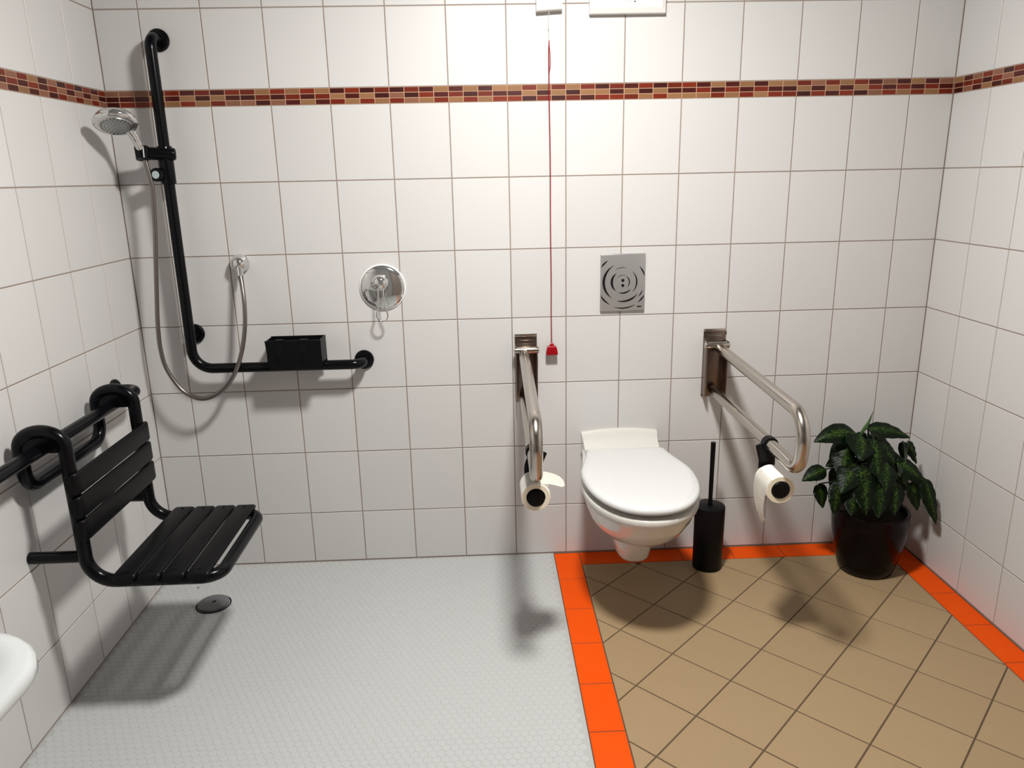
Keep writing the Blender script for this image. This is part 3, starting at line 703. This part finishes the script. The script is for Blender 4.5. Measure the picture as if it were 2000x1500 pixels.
def hring(hw, hd, z): return [(hcx-hw, cy_-hd, z), (hcx+hw, cy_-hd, z), (hcx+hw, cy_+hd, z), (hcx-hw, cy_+hd, z)]
loft(bm, [hring(.0195, .0115, .8245), hring(.0215, .0125, .827), hring(.0215, .0125, .832), hring(.0175, .0105, .853), hring(.0150, .009, .857), hring(.0080, .007, .8585), hring(.0065, .006, .866), hring(.004, .004, .869)])
bmesh.ops.bevel(bm, geom=bm.edges[:], offset=0.0012, segments=2, affect='EDGES')
obj('handle', bm, M['red'], t, ang=40)
bm = B()
for s in (-1, 1): box(bm, (hcx+s*0.0068-0.0012, cy_-0.0142, 0.833), (hcx+s*0.0068+0.0012, cy_-0.0105, 0.850), 0.0005)
obj('handle_ribs', bm, M['red'], t)

# white wall unit cut by the top of the frame
t = thing('wall_unit', 'white alarm box with a tiny dark dot high above the flush plate', 'alarm unit', (0.2035, 0, 1.978))
def rr_(x0_, x1_, z0_, z1_, y): return [(x0_, y, z0_), (x1_, y, z0_+0.0005), (x1_, y, z1_), (x0_, y, z1_)]
bm = B(); loft(bm, [rr_(0.077, 0.330, 1.976, 2.108, 0), rr_(0.077, 0.330, 1.976, 2.108, -0.022), rr_(0.078, 0.329, 1.977, 2.107, -0.024), rr_(0.092, 0.315, 1.992, 2.092, -0.034), rr_(0.095, 0.312, 1.995, 2.089, -0.034)])
obj('housing', bm, M['white_pl'], t, smooth=False)
bm = B(); lathe(bm, (0.2245, -0.0335, 2.010), (0, -1, 0), [(0.0026, 0), (0.0022, 0.0015), (0, 0.0018)], 16); obj('indicator_led', bm, M['slot'], t)
bm = B()
for k in range(5): box(bm, (0.196+0.0045*k, -0.0343, 2.0085), (0.199+0.0045*k, -0.0338, 2.0120))
obj('printed_mark', bm, mat('grey_print', (0.42, 0.42, 0.42), 0.6), t)

# ------------------------------------------------------------------ toilet brush
t = thing('toilet_brush', 'black toilet brush with a thin handle in a tall cylindrical holder', 'toilet brush', (0.528, -0.148, 0))
c = V((0.528, -0.148, 0))
bm = B(); lathe(bm, c, (0, 0, 1), [(0, 0), (0.053, 0), (0.055, 0.003), (0.0565, 0.248), (0.055, 0.254), (0.050, 0.257), (0.012, 0.259), (0.012, 0.262), (0, 0.262)], 48); obj('holder', bm, M['blackm'], t)
bm = B(); sweep(bm, [c+V((0, 0, 0.258)), c+V((0.000, 0, 0.40)), c+V((0.0, 0, 0.505))], [0.0078, 0.0082, 0.0092], 20, capround=0); obj('handle', bm, M['blackm'], t)

# ------------------------------------------------------------------ potted plant
PC = V((1.118, -0.205, 0))
t = thing('potted_plant', 'dark green variegated plant in a dark glazed pot in the corner', 'plant', PC)
bm = B(); lathe(bm, PC, (0, 0, 1), [(0, 0.0), (0.088, 0.0), (0.096, 0.004), (0.104, 0.03), (0.121, 0.10), (0.131, 0.16), (0.134, 0.205), (0.131, 0.236), (0.133, 0.243), (0.130, 0.248), (0.122, 0.244), (0.121, 0.222), (0, 0.220)], 56)
obj('pot', bm, M['pot'], t, ang=50)
bm = B(); lathe(bm, PC, (0, 0, 1), [(0.1205, 0.222), (0.10, 0.227), (0.05, 0.233), (0, 0.235)], 32); obj('soil', bm, M['soil'], t)
def P3(px, py, y):      # point of the real plant at depth y, measured from the photograph
    d = F+R2*((px-1000)/1474.165)-U2*((py-750)/1474.165); return CAM+d*((y-CAM.y)/d.y)
STEMS = [(V((0.0, 0.01, 0.22)), V((-0.03, 0.02, 0.50))), (V((-0.03, -0.02, 0.22)), V((-0.07, -0.03, 0.42))), (V((0.04, 0.0, 0.22)), V((0.09, -0.03, 0.44))), (V((0.0, -0.04, 0.22)), V((0.02, -0.07, 0.38)))]
for a, b in STEMS:
    bm = B(); sweep(bm, smooth_path([PC+a, PC+(a+b)/2+V((0.004, 0.006, 0)), PC+b], 16), [0.0095-0.0003*k for k in range(17)], 10); obj('stem', bm, M['stem'], t)
def leaf(base, tip, width, arch, droop=0.0, nbias=(0, -0.75, 0.75), stem=None, fold=0.22):
    base, tip = V(base), V(tip); d = tip-base; L_ = d.length
    mid = (base+tip)/2+V((0, -0.25, 1)).normalized()*arch
    bm = B(); n = 14; uvl = bm.loops.layers.uv.new('UVMap'); rowsv = []
    for i in range(n+1):
        s = i/n; p = base*(1-s)**2+mid*2*s*(1-s)+tip*s*s
        tg = ((mid-base)*(1-s)+(tip-mid)*s).normalized()
        side = tg.cross(V(nbias)).normalized(); nn = side.cross(tg).normalized()
        if nn.dot(V(nbias)) < 0: nn = -nn
        wv = width/2*(math.sin(math.pi*min(1, s*0.97+0.03)**0.80))**0.75*(1-0.30*s) if 0 < i < n else 0.0006
        wave = 0.0022*math.sin(i*1.9+L_*90)
        row = []
        for k in range(7):
            q = k/3-1
            row.append((p+side*(q*wv)+nn*(-fold*wv*abs(q)**1.4*1.0+0.10*wv*(1-abs(q))+wave*abs(q)), (k/6, s)))
        rowsv.append([(bm.verts.new(a), uv) for a, uv in row])
    for i in range(n):
        for k in range(6):
            qd = (rowsv[i][k], rowsv[i][k+1], rowsv[i+1][k+1], rowsv[i+1][k])
            f = bm.faces.new([x[0] for x in qd])
            for lp_, x in zip(f.loops, qd): lp_[uvl].uv = x[1]
    bmesh.ops.solidify(bm, geom=bm.faces[:], thickness=0.0007)
    if stem is not None:
        st = V(stem); m2 = (st+base)/2+V((0, 0, 0.02))
        sweep(bm, smooth_path([st, m2, base, base*0.85+tip*0.15], 15), 0.0028, 8)
        for f in bm.faces:
            if f.material_index != 1 and len(f.verts) and any((v.co-st).length < 1e-9 for v in f.verts): pass
    obj('leaf', bm, M['leaf'], t, ang=80)
def px_leaf(b, tp, yb_, yt, wpx, arch, stem_i, nb=(0, -0.75, 0.75)):
    base, tip = P3(*b, yb_), P3(*tp, yt)
    sa, sb = STEMS[stem_i]; s = min(1, max(0.3, (base.z-0.02-(PC+sa).z)/max(0.05, (sb-sa).z)))
    leaf(base, tip, wpx*1.15/505.0, arch, nbias=nb, stem=PC+sa+(sb-sa)*s)
LV = [((1672, 847), (1589, 864), -.20, -.22, 42, .040, 0, (0, -.75, .75)),
      ((1694, 838), (1778, 856), -.20, -.22, 33, .030, 0, (0, -.70, .75)),
      ((1682, 850), (1682, 900), -.22, -.32, 54, .020, 0, (0, -.9, .5)),
      ((1696, 848), (1749, 905), -.18, -.27, 46, .018, 0, (.2, -.8, .6)),
      ((1665, 852), (1643, 905), -.18, -.25, 44, .02, 0, (-.3, -.8, .5)),
      ((1763, 862), (1766, 905), -.16, -.17, 17, .006, 2, (-.3, -1, .2)),
      ((1773, 862), (1790, 907), -.16, -.17, 21, .010, 2, (.3, -1, .2)),
      ((1614, 916), (1566, 940), -.20, -.22, 31, .016, 1, (0, -.7, .75)),
      ((1601, 945), (1607, 993), -.20, -.21, 26, .004, 1, (-.1, -1, .2)),
      ((1655, 895), (1612, 912), -.17, -.17, 28, .016, 1, (0, -.75, .75)),
      ((1640, 940), (1628, 1007), -.24, -.27, 32, .008, 1, (-.2, -1, .2)),
      ((1684, 905), (1692, 1006), -.28, -.345, 60, .024, 3, (0, -1, .35)),
      ((1732, 903), (1730, 960), -.27, -.34, 42, .018, 3, (.1, -.9, .5)),
      ((1748, 903), (1808, 948), -.22, -.27, 42, .028, 2, (.1, -.75, .7)),
      ((1806, 935), (1829, 1025), -.27, -.30, 31, .012, 2, (.2, -1, .2)),
      ((1783, 940), (1792, 998), -.25, -.27, 30, .008, 2, (.1, -1, .2)),
      ((1672, 906), (1642, 965), -.26, -.33, 46, .020, 1, (-.3, -.85, .5)),
      ((1672, 930), (1662, 1008), -.27, -.335, 50, .016, 1, (-.2, -1, .3)),
      ((1748, 940), (1748, 1006), -.27, -.325, 48, .014, 2, (.2, -1, .3)),
      ((1706, 858), (1716, 936), -.23, -.31, 52, .018, 0, (.1, -.9, .4)),
      ((1655, 880), (1640, 935), -.22, -.28, 46, .016, 1, (-.3, -.9, .4)),
      ((1722, 944), (1716, 1012), -.30, -.345, 46, .014, 3, (.1, -1, .3)),
      ((1700, 870), (1760, 900), -.15, -.12, 44, .02, 2, (0, -.8, .6)),
      ((1660, 870), (1620, 900), -.15, -.10, 40, .02, 1, (0, -.8, .6)),
      ((1735, 900), (1775, 960), -.17, -.14, 50, .02, 2, (0.1, -1, .4)),
      ((1655, 915), (1625, 965), -.17, -.13, 46, .02, 1, (-.1, -1, .4)),
      ((1700, 905), (1740, 975), -.24, -.29, 52, .02, 3, (0.1, -1, .4)),
      ((1690, 900), (1665, 975), -.24, -.30, 52, .02, 3, (-.1, -1, .4))]
for a in LV: px_leaf(*a)
a, b = P3(1683, 846, -0.2), P3(1706, 802, -0.2)
bm = B(); uvl = bm.loops.layers.uv.new('UVMap'); sweep(bm, smooth_path([a-V((0.012, 0, 0.05)), a, (a+b)/2+V((0.004, 0, -0.002)), b], 18), [0.003]*5+[0.0055]*3+[0.0065]*3+[0.0055, .005, .0042, .0034, .0026, .0018, .001, .0005], 8)
obj('rolled_leaf', bm, M['stem'], t)

# ------------------------------------------------------------------ washbasin at the left edge
t = thing('washbasin', 'white washbasin on the left wall, only its rounded corner in view', 'washbasin', (XL, -2.0, 0.72))
def rrect(x0_, x1_, y0_, y1_, z, r, n=8):
    r_w = 0.01; pts = []
    for cx_, cy2, a0, rr in ((x1_-r, y1_-r, 0, r), (x0_+r_w, y1_-r_w, 90, r_w), (x0_+r_w, y0_+r_w, 180, r_w), (x1_-r, y0_+r, 270, r)):
        for k in range(n+1): a = math.radians(a0+90*k/n); pts.append(V((cx_+rr*math.cos(a), cy2+rr*math.sin(a), z)))
    return pts
XE, YN, YE = -0.960, -1.670, -2.27
bm = B()
rg = [rrect(XL, XE-0.14, YE+0.12, YN-0.12, 0.690, 0.08), rrect(XL, XE-0.09, YE+0.08, YN-0.08, 0.738, 0.10), rrect(XL, XE-0.045, YE+0.045, YN-0.045, 0.757, 0.115), rrect(XL, XE-0.014, YE+0.014, YN-0.014, 0.766, 0.128), rrect(XL, XE, YE, YN, 0.778, 0.135), rrect(XL, XE-0.001, YE+0.001, YN-0.001, 0.792, 0.135), rrect(XL, XE-0.010, YE+0.010, YN-0.010, 0.801, 0.127),
      rrect(XL, XE-0.030, YE+0.030, YN-0.030, 0.802, 0.11), rrect(XL+0.12, XE-0.050, YE+0.050, YN-0.050, 0.798, 0.10), rrect(XL+0.14, XE-0.065, YE+0.065, YN-0.065, 0.785, 0.09), rrect(XL+0.17, XE-0.10, YE+0.11, YN-0.11, 0.735, 0.08), rrect(XL+0.22, XE-0.17, YE+0.18, YN-0.18, 0.712, 0.06)]
loft(bm, rg); obj('basin', bm, mat('basin_ceramic', (0.50, 0.52, 0.525), 0.15), t, ang=60)
bm = B(); lathe(bm, (XL+0.28, -1.969, 0.7125), (0, 0, 1), [(0, 0), (0.028, 0), (0.028, 0.002), (0.022, 0.003), (0, 0.003)], 24); obj('waste', bm, M['chrome'], t)
bm = B(); sweep(bm, fillet([(XL+0.055, -1.969, 0.801), (XL+0.055, -1.969, 0.90), (XL+0.19, -1.969, 0.885)], 0.03, 8), 0.013, 18); obj('tap', bm, M['chrome'], t)
